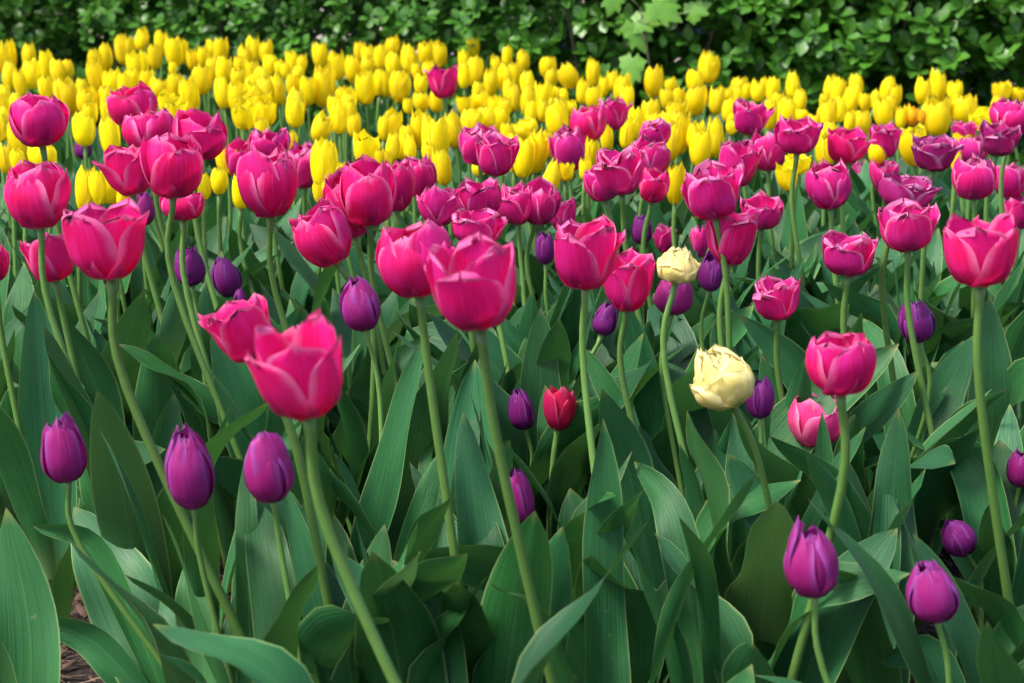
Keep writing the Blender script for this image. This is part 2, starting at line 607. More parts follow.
def maple(label, spec, s0, root_u, mat):
    rr = random.Random(3)
    rt = ground_at(root_u, s0)
    e = empty('maple_sapling', rt)
    tag(e, label, 'sapling')
    top = at(*spec[0][:2], s0 + 8) - rt
    stem = smooth_curve([Vector((0, 0, 0)), top * 0.4 + Vector((0.03, 0, 0)), top * 0.75 + Vector((0.02, 0, 0.02)), top + Vector((0, 0.03, 0.08))], 12)
    mesh_obj('stem', *tube(stem, [0.006 - 0.0004 * i for i in range(12)], 6)[:2], M['bark'], e)
    for (u, v, px, ang) in spec:
        pos = at(u, v, s0 + rr.uniform(4, 16)) - rt
        size = px / s0
        vv, ff, uv = maple_leaf_mesh(size, rr)
        up = Vector((math.sin(R(ang)), -0.25, math.cos(R(ang))))
        vv = leaf_frame(vv, pos - up.normalized() * size * 0.3, up, Vector((rr.uniform(-0.3, 0.3), -1, 0.45)))
        lf = mesh_obj('leaf', vv, ff, mat, e, uv)
        q = min(stem, key=lambda c: (c - pos).length)
        st = pos - up.normalized() * size * 0.3
        mid = (q + st) / 2 + Vector((0, -0.01, 0.02))
        mesh_obj('petiole', *tube([bez(q, mid, st, x / 5) for x in range(6)], [0.0013] * 6, 5)[:2], M['leaf_pale'], lf)


maple('light green maple seedling with lobed leaves poking out of the hedge',
      [(640, 38, 44, 155), (612, 4, 36, 200), (668, 12, 46, 120), (648, 22, 36, 90), (630, 74, 40, 190), (700, 8, 34, 60)], 366, 655, M['maple_leaf'])


# ------------------------------------------------------------------ tulip parts
def leaf_geo(path, W, face, fold=0.25, wave=0.0, twist=0.0, nu=7, nv=16, rr=random, sheath=0.4, peak=0.42, curl=0.0):
    """blade along path (list of Vectors). face: direction that the inner side looks to."""
    pts = smooth_curve(path, nv)
    ph = rr.uniform(0, 6.28)
    fr = rr.uniform(1.2, 2.6)
    v, uv = [], []
    for j in range(nv):
        t = j / (nv - 1)
        T = (pts[min(j + 1, nv - 1)] - pts[max(j - 1, 0)]).normalized()
        S = T.cross(face)
        if S.length < 1e-3:
            S = Vector((1, 0, 0))
        S.normalize()
        tw = twist * t
        N = S.cross(T)
        S, N = S * math.cos(tw) + N * math.sin(tw), N * math.cos(tw) - S * math.sin(tw)
        if t < peak:
            w = 1 - (1 - sheath) * (1 - t / peak) ** 2
        else:
            x = (t - peak) / (1 - peak)
            w = max(0.0, 1 - x ** 2.3) ** 0.78
        w = max(w, 0.012) * W * 0.5
        fo = fold * (1.5 - 1.0 * t)
        cr = curl * max(0, t - 0.3)
        for i in range(nu):
            a = -1 + 2 * i / (nu - 1)
            al = abs(a)
            th = fo * 2.2 * a
            x = math.sin(th) / (fo * 2.2) if fo > 0.01 else a
            off = (1 - math.cos(th)) / (fo * 2.2) if fo > 0.01 else 0
            wv = wave * math.sin(ph + fr * 6.28 * t + (0.9 if a > 0 else -0.7)) * al ** 2 * min(1, t * 3)
            v.append(pts[j] + S * (w * x) + N * (w * (off + wv - cr * al * al)))
            uv.append((i / (nu - 1), t))
    return v, grid_faces(nu, nv), uv


PROFILES = {      # radius at the five heights ZS
    'cup':   [.13, .55, .88, 1.0, .78],
    'tall':  [.13, .53, .87, 1.0, .74],
    'open':  [.13, .55, .86, .97, 1.0],
    'flare': [.13, .50, .78, .93, 1.06],
    'wide':  [.13, .57, .89, .99, .97],
    'bud':   [.18, .60, .93, .93, .36],
    'barrel': [.24, .66, .92, .98, .80],
    'egg':   [.20, .63, .94, .96, .56],
}
ZS = [0, .10, .30, .64, 1]


def petal_geo(style, Rb, Hb, az_, layer, rr, nu=11, nv=15, ruffle=0.05, opening=0.0, recurve=0.0, wmax=1.0, hscale=1.0, notch=0.0, fine=1.3):
    rs = [x * (1 - 0.10 * layer) for x in PROFILES[style]]
    zs = list(ZS)
    v, uv = [], []
    seed = rr.uniform(0, 100)
    tiltz = rr.uniform(-0.05, 0.05)
    skew = rr.uniform(-0.12, 0.12)
    curv = rr.uniform(0.85, 1.1)
    nk = rr.uniform(-0.5, 0.5)
    ca, sa = math.cos(az_), math.sin(az_)
    er, et = Vector((ca, sa, 0)), Vector((-sa, ca, 0))
    rp = smooth_curve([Vector((rs[i], zs[i], 0)) for i in range(5)], nv)
    for j in range(nv):
        t = j / (nv - 1)
        r, z = max(rp[j].x, 0.06), rp[j].y
        # petal lets go of the cup by an angle from its base
        d = opening * t
        r2, z2 = r + d * z * 1.0, z * (1 - 0.35 * d)
        rec = recurve * max(0, t - 0.72) ** 2 * 9
        r2 += rec * 0.26
        z2 -= rec * 0.15
        w = 1.0
        if t < 0.5:
            w = 0.36 + 0.64 * math.sin(t / 0.5 * math.pi / 2) ** 0.8
        else:
            x = (t - 0.5) / 0.5
            w = max(0.0, 1 - x ** 3.7) ** 0.5
        w = max(w, 0.05)
        half = w * wmax * 1.06            # half width in units of Rb
        rho = max(0.32, (0.55 * r + 0.45) * curv)
        for i in range(nu):
            a = -1 + 2 * i / (nu - 1)
            al = min(1.35, half / rho) * a
            lat = rho * math.sin(al) + skew * t * t * 0.4
            inn = rho * (1 - math.cos(al))
            tipdrop = 0.10 * a * a * t * t
            nz = noise.noise(Vector((a * 2.3 + seed, t * 2.5, seed))) * ruffle * t * (0.35 + a * a)
            nz2 = noise.noise(Vector((a * 5.5 + seed, t * 1.5, seed + 9))) * ruffle * fine * t ** 3
            nt = -notch * math.exp(-((a - nk) / 0.13) ** 2) * max(0, t - 0.8) * 3
            rad = r2 - inn * (1 - 0.25 * t) + nz + 0.018 * math.exp(-(a / 0.12) ** 2) * math.sin(math.pi * min(1, t * 1.05))
            zz = (z2 * hscale * (1 + tiltz) - tipdrop * 0.55 + nz2 + nt)
            v.append(er * (rad * Rb) + et * (lat * Rb) + Vector((0, 0, zz * Hb)))
            uv.append((i / (nu - 1), t))
    return v, grid_faces(nu, nv), uv


def bloom_petals(style, Rb, Hb, yaw, rr, lod=0, frayed=False):
    """list of six (or more) petals"""
    out = []
    nu, nv = ((13, 17), (9, 11), (7, 8))[lod]
    opn = {'cup': .03, 'tall': .02, 'open': .09, 'flare': .13, 'wide': .06, 'bud': .0, 'egg': .0, 'own': .012}[style]
    ruf = 0.14 if frayed else 0.085
    rec_p = {'cup': .22, 'tall': .15, 'open': .5, 'flare': .7, 'wide': .4, 'bud': 0.02, 'egg': .05, 'own': .08}[style]
    if frayed:
        rec_p += 0.35
    for k in range(6):
        inner = k % 2
        azk = yaw + k * math.pi / 3 + rr.uniform(-0.12, 0.12)
        o = opn * rr.uniform(0.2, 1.8) * (0.5 if inner else 1.0)
        rec = rr.uniform(0.2, 0.9) if rr.random() < rec_p else 0.0
        if not inner and style in ('cup', 'open', 'wide', 'tall') and rr.random() < 0.28:
            o += rr.uniform(0.12, 0.30)
        hs = rr.uniform(0.91, 1.03) * (1.02 if inner else 0.98)
        out.append(petal_geo(style, Rb, Hb, azk, inner, rr, nu, nv, ruf, o, rec, rr.uniform(0.9, 1.05) * (0.9 if style in ('bud', 'egg', 'own') else 1.04), hs * (rr.uniform(0.92, 1.04) if style == 'own' else 1.0), 0.12 if frayed else 0.05))
    if frayed:
        for k in range(2):
            azk = yaw + rr.uniform(0, 6.28)
            out.append(petal_geo(style, Rb * 0.86, Hb * 0.98, azk, 2, rr, nu, nv, 0.16, rr.uniform(0, .1), 0.3, 0.8, 0.97, 0.15))
    return out


def pistil_geo(Rb, Hb):
    pts = [Vector((0, 0, -0.02 * Hb)), Vector((0, 0, 0.02 * Hb)), Vector((0, 0, 0.2 * Hb)), Vector((0, 0, 0.36 * Hb)), Vector((0, 0, 0.42 * Hb))]
    return tube(pts, [0.14 * Rb, 0.2 * Rb, 0.12 * Rb, 0.10 * Rb, 0.17 * Rb], 8)


def stem_to(base, top, bow, rr, r0, r1, n=12):
    mid = (base + top) / 2 + bow
    q = mid * 2 - (base + top) / 2
    pts = [bez(base, q, top, i / (n - 1)) for i in range(n)]
    return pts, [r0 + (r1 - r0) * (i / (n - 1)) for i in range(n)]


def rand_leaf_path(rr, L, azl, out, droop, z0):
    d = Vector((math.cos(azl), math.sin(azl), 0))
    p0 = d * 0.006 + Vector((0, 0, z0))
    p1 = p0 + d * (L * 0.10) + Vector((0, 0, L * 0.33))
    p2 = p0 + d * (L * (0.16 + 0.35 * out)) + Vector((0, 0, L * 0.66))
    p3 = p0 + d * (L * (0.22 + 0.95 * out)) + Vector((0, 0, L * (0.97 - droop)))
    return [p0, p1, p2, p3], d


BLOOMS = []          # (u, v, half w, half h, s) of the blooms that leaves leave uncovered


def project(p):
    q = p - Vector((0, 0, CAM_H))
    d = q.dot(FWD)
    return 512 + F * q.x / d, 341.5 - F * q.dot(UPV) / d, F / d


def covers_bloom(verts, org):
    for p in verts[::3]:
        u, v, s = project(p + org)
        for bu, bv, bw, bh, bs in BLOOMS:
            if s > bs * 1.004 and ((u - bu) / bw) ** 2 + ((v - bv) / bh) ** 2 < 1.1:
                return True
    return False


def add_leaves(root, rr, n, Lr, Wr, stem_pts=None, mat='leaf', nv=14, nu=7, az0=None, taller=1.0):
    az_ = rr.uniform(0, 6.28) if az0 is None else az0
    for k in range(n):
        for attempt in range(9):
            L = rr.uniform(*Lr) * (1 - 0.08 * k) * taller * (1 - 0.06 * attempt)
            W = rr.uniform(*Wr) * (1 - 0.17 * k)
            out = rr.uniform(0.02, 0.36)
            droop = out * rr.uniform(0.1, 0.7)
            path, d = rand_leaf_path(rr, L, az_, out, droop, 0.012 + 0.035 * k)
            if stem_pts:
                i = min(len(stem_pts) - 1, int(k * 0.9))
                off = Vector((stem_pts[i].x, stem_pts[i].y, 0)) - Vector((stem_pts[0].x, stem_pts[0].y, 0))
                path = [q + off for q in path]
            face = -d + Vector((0, 0, 0.35))
            v, f, uv = leaf_geo(path, W, face, rr.uniform(0.10, 0.42), rr.uniform(0.12, 0.5), rr.uniform(-1.1, 1.1), nu, nv, rr, curl=rr.uniform(-0.1, 0.25))
            if not covers_bloom(v, root.location):
                break
            az_ += 0.7
        else:
            continue
        mesh_obj('leaf', v, f, M['leaf_pale'] if (mat == 'leaf' and rr.random() < 0.10) else M[mat], root, uv)
        az_ += rr.uniform(1.8, 2.9)


def bloom_scale(spec, kind):
    if len(spec) > 9:
        return spec[9]
    s = spec[2] / {'pink': 0.067, 'purple': 0.043, 'pale': 0.056}[kind]
    return 0.68 * s + 0.32 * (spec[1] + 100) / 0.315 if kind == 'pink' else s


def tulip(spec, kind):
    """one tulip plant from where its bloom stands: (u, v, w, h, style, material, tilt, lean, label [, scale])"""
    u, v, w, h, style, mat, tilt, lean, label = spec[:9]
    s = bloom_scale(spec, kind)
    rr = random.Random(int(u * 31 + v * 7))
    centre = at(u, v, s)
    Hb, Rb = h / s * 0.98, w / s * 0.5
    tl = R(tilt)
    axis_ = Vector((-math.sin(tl), -0.06 + rr.uniform(-0.08, 0.06), math.cos(tl))).normalized()
    bb = centre - axis_ * (Hb * 0.5)          # bottom of the bloom
    hgt = bb.z
    base = Vector((bb.x + lean * hgt, bb.y + rr.uniform(-0.03, 0.05), 0.0))
    root = empty({'pink': 'magenta_tulip', 'purple': 'purple_tulip', 'pale': 'double_tulip'}[kind], base)
    cat = 'tulip'
    tag(root, label, cat, {'pink': 'magenta tulips in the bed', 'purple': 'purple tulips in the bed', 'pale': 'pale yellow double tulips'}[kind])
    top = bb - base
    bow = Vector((-lean * hgt * 0.06 + rr.uniform(-0.012, 0.012), rr.uniform(-0.01, 0.01), 0)) - axis_ * 0.0
    # let the stem arrive along the axis of the bloom
    pts = smooth_curve([Vector((0, 0, -0.01)), Vector((0, 0, 0)) * 0.6 + top * 0.38 + bow, top - axis_ * (0.18 * hgt), top + axis_ * (0.02 * Hb)], 16)
    rad = {'pink': (0.0041, 0.0032), 'purple': (0.0034, 0.0023), 'pale': (0.0038, 0.0030)}[kind]
    if w > 70 and kind == 'pink':
        rad = (0.0047, 0.0036)
    vv, ff, uv = tube(pts, [rad[0] + (rad[1] - rad[0]) * i / 15 + (0.0012 if i == 15 else 0) for i in range(16)], 10)
    mesh_obj('stem', vv, ff, M['stem_olive' if (w > 70 or rr.random() < 0.3) else 'stem'], root, uv)
    rot = axis_.to_track_quat('Z', 'Y').to_matrix().to_4x4()
    pv, pf, puv = pistil_geo(Rb, Hb)
    bl = mesh_obj('bloom', pv, pf, M['pistil'], root, puv)
    bl.matrix_local = Matrix.Translation(top) @ rot
    lod = 0 if w > 50 else 1
    yaw = spec[10] if len(spec) > 10 else rr.uniform(0, 2.09)
    if kind == 'pale':
        pets = []
        for ring, (n, rs, hs, st, op) in enumerate([(4, 1.0, 0.72, 'wide', .08), (5, 0.98, 0.90, 'egg', .02), (5, 0.84, 0.98, 'egg', .0), (5, 0.62, 1.02, 'egg', 0), (3, 0.36, 1.02, 'egg', 0)]):
            for k in range(n):
                azk = yaw + k * 6.283 / n + ring * 0.5 + rr.uniform(-0.25, 0.25)
                pets.append(petal_geo(st, Rb * rs, Hb * hs, azk, 0, rr, 17, 17, 0.36, op * rr.uniform(0.3, 1.5), rr.choice([0, -0.6, -0.9, 0.3]), rr.uniform(1.0, 1.2), rr.uniform(0.86, 1.0), 0.15, 0.3))
    else:
        if kind == 'purple':
            PROFILES['own'] = [*PROFILES[style][:3], PROFILES[style][3] * rr.uniform(0.86, 1.0), rr.uniform(0.16, 0.34) if style == 'bud' else rr.uniform(0.40, 0.62)]
            style = 'own'
        pets = bloom_petals(style, Rb, Hb, yaw, rr, lod, frayed=mat in ('frayed', 'plum'))
    allp = np.array([tuple(q) for pt in pets for q in pt[0]])
    kx = Rb / np.percentile(np.hypot(allp[:, 0], allp[:, 1]), 97.0) * (0.94 if kind == 'purple' else 1.0)
    kz = 1.05 * Hb / allp[:, 2].max()
    for pv, pf, puv in pets:
        pv = [Vector((q.x * kx, q.y * kx, q.z * kz)) for q in pv]
        mesh_obj('petal', pv, pf, M[mat], bl, puv)
    rr = random.Random(int(u * 13 + v * 5))
    far = s < 720
    near = -100 + CAM_H * s > 740
    n = rr.randint(3, 4) if v < 400 or kind == 'pink' else 2
    Lr, Wr = ((0.31, 0.44), (0.058, 0.098)) if kind != 'purple' else ((0.23, 0.33), (0.045, 0.075))
    az0 = -1.57 + rr.uniform(-0.8, 0.8) if rr.random() < 0.7 else None
    if near and w > 90:
        n, Lr, az0 = 2, (0.22, 0.30), None
    elif near:
        n, Lr = 3, (0.27, 0.37)
    add_leaves(root, rr, n, Lr, Wr, pts, az0=az0, nv=10 if far else 17, nu=5 if far else 9)
    return root


# ------------------------------------------------------------------ magenta tulips: u, v, w, h of each bloom in the photo, shape, petals, tilt, lean of the stem, label
PINK = [
 (38, 121, 60, 51, 'cup', 'pink', 6, .2, 'magenta tulip with half open pointed petals, highest of those by the left edge'),
 (133, 106, 50, 42, 'cup', 'pink', 4, .2, 'magenta tulip standing furthest back of the crowded clump near the left edge'),
 (149, 131, 54, 44, 'cup', 'pink', 5, .2, 'magenta tulip half hidden between its neighbours in the crowded left clump'),
 (199, 135, 58, 50, 'cup', 'pink', -4, .2, 'rounded magenta tulip at the right side of the crowded left clump'),
 (173, 166, 66, 65, 'cup', 'pink', -3, .24, 'large cup shaped magenta tulip in the front of the crowded left clump'),
 (128, 170, 54, 52, 'open', 'pink', 8, .2, 'magenta tulip with an outflung petal, low at the left of the crowded clump'),
 (37, 196, 66, 66, 'cup', 'pink', 3, .22, 'big rosy cup tulip by the left edge under the highest one'),
 (183, 205, 46, 30, 'cup', 'pink', 0, .2, 'magenta tulip mostly hidden underneath the large cup of the crowded left clump', 880),
 (50, 256, 57, 52, 'open', 'pink', 8, .2, 'magenta tulip peeping out behind the wide flared one near the left edge'),
 (107, 242, 84, 75, 'open', 'pink', 4, .36, 'wide magenta tulip with curled back petal tips near the left edge'),
 (-6, 262, 30, 40, 'cup', 'pink', 0, .1, 'magenta tulip cut off by the left edge of the view', 900),
 (267, 180, 62, 76, 'tall', 'pink', 2, .24, 'tall magenta tulip overlapping another, alone between the left clump and the middle group'),
 (268, 146, 44, 36, 'cup', 'frayed', 0, .15, 'magenta tulip whose rim rises just behind a tall magenta tulip'),
 (304, 166, 34, 46, 'cup', 'frayed', 0, .2, 'small magenta tulip with a frayed lilac rim beside a slanted yellow bud'),
 (367, 192, 60, 70, 'tall', 'pink', 3, .24, 'dark centred magenta tulip with a broad front petal, tallest of the middle left trio'),
 (347, 205, 44, 70, 'tall', 'pink', 12, .2, 'slanting magenta tulip tucked behind the broad petalled one', 890),
 (323, 236, 58, 62, 'cup', 'pink', 26, .1, 'magenta tulip tipped over to the left above the single purple bud'),
 (397, 186, 36, 52, 'tall', 'pink', -3, .15, 'narrow magenta tulip showing only its side behind the broad petalled one', 700),
 (418, 174, 38, 46, 'cup', 'frayed', 8, .15, 'magenta tulip with a folded dark lower petal against yellow blooms'),
 (443, 81, 34, 35, 'open', 'pink', 2, -.1, 'lone magenta tulip standing far back among the yellow tulips'),
 (479, 145, 42, 40, 'cup', 'frayed', 4, .15, 'magenta tulip at the back of a pair touching the yellow bed'),
 (496, 155, 45, 42, 'open', 'frayed', -5, .12, 'magenta tulip in front of a pair touching the yellow bed'),
 (438, 204, 42, 46, 'cup', 'frayed', 3, .15, 'crumpled magenta tulip with many pale creased edges'),
 (478, 197, 50, 42, 'wide', 'frayed', 8, .15, 'frayed wide magenta tulip with a lilac rolled edge in the middle cluster'),
 (477, 227, 56, 36, 'wide', 'frayed', -5, .15, 'magenta tulip with a folded over pale petal, just above the largest middle bloom'),
 (516, 204, 40, 42, 'cup', 'frayed', 5, .12, 'magenta tulip with a pale rim, left one of two cups side by side', 735),
 (539, 201, 42, 48, 'cup', 'frayed', -8, .12, 'plump magenta tulip, right one of two cups side by side'),
 (415, 258, 79, 79, 'cup', 'pink', 6, .1, 'large magenta cup with an overlapping curled petal, left of the biggest pair'),
 (474, 285, 98, 92, 'wide', 'pink', 8, .26, 'biggest magenta tulip of the middle with spread petal tips'),
 (243, 331, 72, 62, 'open', 'pink', 22, .3, 'magenta tulip leaning left behind the nearest large bloom', 1200),
 (300, 371, 103, 99, 'wide', 'pink', 8, .42, 'nearest magenta tulip, largest bloom of all, on a thick slanting stem'),
 (568, 149, 37, 47, 'cup', 'frayed', 5, .1, 'rounded magenta tulip lowest of three in front of the yellow bed'),
 (588, 124, 38, 37, 'cup', 'pink', 4, .1, 'smooth round magenta tulip in the middle of three before the yellow bed'),
 (613, 113, 35, 35, 'wide', 'frayed', 0, .1, 'small magenta tulip with crinkled rim, topmost of three before the yellow bed'),
 (620, 170, 54, 51, 'wide', 'frayed', 6, .16, 'broad magenta tulip with pale rolled rims in front of its cluster'),
 (655, 134, 34, 30, 'cup', 'frayed', 0, .1, 'magenta tulip rising at the back of a tight cluster beside yellow tulips', 610),
 (650, 158, 42, 45, 'cup', 'frayed', -6, .12, 'lilac shaded magenta tulip on the right flank of a tight cluster'),
 (602, 183, 38, 36, 'cup', 'frayed', 12, .1, 'magenta tulip half hidden below the left of a tight cluster', 770),
 (654, 185, 36, 36, 'cup', 'pink', -6, .1, 'deep magenta tulip low behind the stem of a tight cluster', 750),
 (750, 117, 40, 36, 'open', 'frayed', -2, .1, 'magenta tulip standing alone high against the yellow blooms on the right half'),
 (738, 164, 42, 46, 'open', 'frayed', -8, .15, 'magenta tulip with an inclined bowl petal behind a wide frayed one'),
 (712, 192, 62, 55, 'wide', 'frayed', 10, .14, 'wide frayed magenta tulip with a lowered lip of white crinkled edge'),
 (768, 150, 40, 42, 'cup', 'frayed', 4, .12, 'magenta tulip tucked under the left of a tall bowl shaped one'),
 (798, 134, 49, 40, 'wide', 'frayed', 0, .2, 'bowl shaped magenta tulip with folded rims on a clear straight stem'),
 (847, 146, 47, 35, 'open', 'pink', 0, .1, 'magenta tulip with wide spread red petals beneath the yellow rows'),
 (885, 141, 34, 34, 'open', 'frayed', 2, .05, 'small dark magenta tulip with a turned out rim beneath the yellow rows'),
 (935, 153, 54, 36, 'flare', 'plum', -2, .05, 'fully opened plum coloured tulip with spreading pointed petals'),
 (1013, 116, 46, 38, 'cup', 'frayed', -4, .05, 'magenta tulip at the top of the right edge beside yellow blooms'),
 (999, 138, 45, 36, 'open', 'plum', -4, .05, 'plum streaked tulip with twisted petals under the topmost right edge bloom'),
 (964, 130, 26, 18, 'wide', 'frayed', 0, .05, 'magenta tulip showing just its rim behind a yellow open bloom', 560),
 (972, 150, 36, 30, 'cup', 'frayed', 0, .05, 'magenta tulip mostly hidden behind two others near the right edge', 600),
 (974, 177, 44, 46, 'cup', 'frayed', 4, .08, 'magenta tulip with a slanted front petal near the right edge'),
 (1010, 180, 37, 36, 'cup', 'frayed', 0, .08, 'compact red centred magenta tulip touching the right edge'),
 (829, 185, 46, 49, 'cup', 'frayed', 6, .15, 'magenta tulip with a pleated front petal, left of two darker buds'),
 (862, 177, 24, 36, 'egg', 'plum', 0, .1, 'narrow dark plum bud between two magenta tulips'),
 (884, 175, 31, 34, 'cup', 'frayed', 10, .1, 'egg shaped rosy tulip right of the dark plum bud'),
 (906, 193, 60, 34, 'wide', 'plum', -10, .1, 'lilac rimmed tulip collapsing sideways above the frilled magenta one'),
 (907, 226, 60, 51, 'wide', 'frayed', 6, .24, 'frilled magenta tulip with glowing pink front under the collapsing lilac rimmed one'),
 (849, 255, 54, 42, 'wide', 'frayed', 0, .14, 'frilled dusky pink tulip with flattened top standing alone among leaves'),
 (980, 251, 82, 72, 'wide', 'pink', 4, .2, 'large rose red tulip on a long bare stem near the right edge'),
 (777, 298, 52, 45, 'wide', 'frayed', 4, .2, 'frilled magenta tulip half sunk between leaves, right of the purple pair'),
 (762, 212, 44, 34, 'wide', 'frayed', 0, .1, 'frilled magenta tulip behind the bright red cup', 740),
 (840, 364, 74, 63, 'cup', 'pink', 4, -.12, 'bright pink tulip with a bent stem at the lower right'),
 (816, 421, 60, 54, 'cup', 'rose', -3, .06, 'light pink tulip behind an upright leaf, lowest on the right side', 930),
 (731, 237, 56, 57, 'open', 'pink', -4, .14, 'bright red magenta cup on a clear stem beside the smaller pale double tulip'),
 (586, 254, 70, 73, 'open', 'pink', 0, .1, 'large magenta tulip with one petal curling away to the right'),
 (628, 282, 56, 60, 'open', 'pink', -2, .14, 'magenta tulip just right of and below the one with the curling petal'),
 (563, 214, 34, 36, 'wide', 'frayed', 4, .1, 'small frilled magenta tulip behind the curling petal one', 690),
 (665, 238, 26, 30, 'open', 'frayed', 0, .1, 'small magenta tulip peeking over the smaller pale double tulip', 640),
 (699, 240, 20, 36, 'cup', 'frayed', 0, .1, 'magenta tulip mostly covered by the bright red cup', 700),
 (1020, 212, 34, 34, 'open', 'frayed', 0, .1, 'frilled lilac magenta tulip cut by the right edge'),
 (560, 407, 36, 48, 'cup', 'red', -6, -.05, 'crimson tulip low down in the middle half wrapped in leaves', 900),
 (240, 158, 30, 40, 'cup', 'pink', 0, .1, 'magenta tulip hidden behind the tall magenta tulip near a slanted yellow bud', 640),
]
PURPLE = [
 (83, 147, 19, 25, 'egg', 'violet', 0, 0, 'tiny purple tulip far back between yellow tulips at the left', 560),
 (189, 265, 33, 43, 'egg', 'violet', 6, .1, 'dark purple tulip behind two green stems near the left clump', 860),
 (226, 276, 32, 43, 'bud', 'violet', 12, .1, 'dark purple bud leaning left, beside the one behind two stems'),
 (240, 297, 15, 24, 'bud', 'violet', 4, .1, 'small violet bud just below the leaning dark purple one', 760),
 (142, 207, 26, 38, 'egg', 'purple', 0, .1, 'purple tulip in shade below the crowded magenta left clump', 720),
 (360, 303, 42, 58, 'bud', 'purple', 10, .12, 'single plump purple bud below the tipped over magenta tulip'),
 (545, 248, 21, 33, 'egg', 'violet', 3, .2, 'small frilled violet tulip left of the curling petal magenta one', 760),
 (642, 229, 23, 32, 'egg', 'violet', 3, .1, 'dark violet tulip behind a stem under the tight magenta cluster', 720),
 (674, 294, 42, 42, 'egg', 'purple', -6, .1, 'purple tulip hanging under the smaller pale double tulip', 930),
 (712, 271, 29, 42, 'egg', 'violet', -6, .12, 'purple tulip beneath the bright red cup, right of the pale double one', 800),
 (606, 318, 26, 36, 'egg', 'violet', -14, .1, 'violet tulip hidden behind stems below two magenta cups', 880),
 (760, 397, 31, 44, 'egg', 'violet', 4, .1, 'purple tulip partly behind the larger pale double tulip', 960),
 (916, 320, 39, 46, 'egg', 'violet', 12, -.1, 'dark purple tulip alone among leaves at the right'),
 (521, 409, 28, 44, 'bud', 'violet', 10, -.1, 'slim violet bud beside the crimson tulip', 880),
 (519, 495, 30, 60, 'egg', 'purple', 12, -.1, 'bright purple tulip half hidden behind a stem in the lower middle', 1060),
 (62, 448, 49, 72, 'egg', 'purple', 6, .5, 'purple tulip with a notched top, leftmost of three in the lower left'),
 (189, 468, 51, 88, 'bud', 'purple', 4, .25, 'tall glossy purple bud, middle one of three in the lower left'),
 (268, 466, 52, 77, 'bud', 'purple', 6, .2, 'purple bud under the nearest magenta tulip, last of three in the lower left'),
 (811, 557, 57, 86, 'bud', 'purple', 8, .3, 'pointed purple bud in front of a broad pale leaf at the lower right'),
 (958, 537, 37, 42, 'bud', 'violet', 28, .25, 'small dark violet bud tilted over, nestled in leaves at the lower right', 1000),
 (931, 591, 54, 66, 'bud', 'purple', 14, .2, 'plump purple bud leaning left close to the lower right corner'),
 (1021, 468, 30, 40, 'egg', 'purple', 0, .1, 'purple tulip cut off by the right edge halfway down', 950),
]
PALE = [
 (678, 264, 43, 38, 'wide', 'cream', -6, .14, 'smaller pale yellow double tulip above two purple ones', 1000),
 (721, 376, 62, 66, 'wide', 'cream', 24, .28, 'larger ruffled pale yellow double tulip resting on leaves', 1080),
]
for lst, kd in ((PINK, 'pink'), (PURPLE, 'purple'), (PALE, 'pale')):
    for sp in lst:
        if sp[1] > 200:
            BLOOMS.append((sp[0], sp[1], sp[2] * .5, sp[3] * .5, bloom_scale(sp, kd)))
for sp in PINK:
    tulip(sp, 'pink')
for sp in PURPLE:
    tulip(sp, 'purple')
for sp in PALE:
    tulip(sp, 'pale')

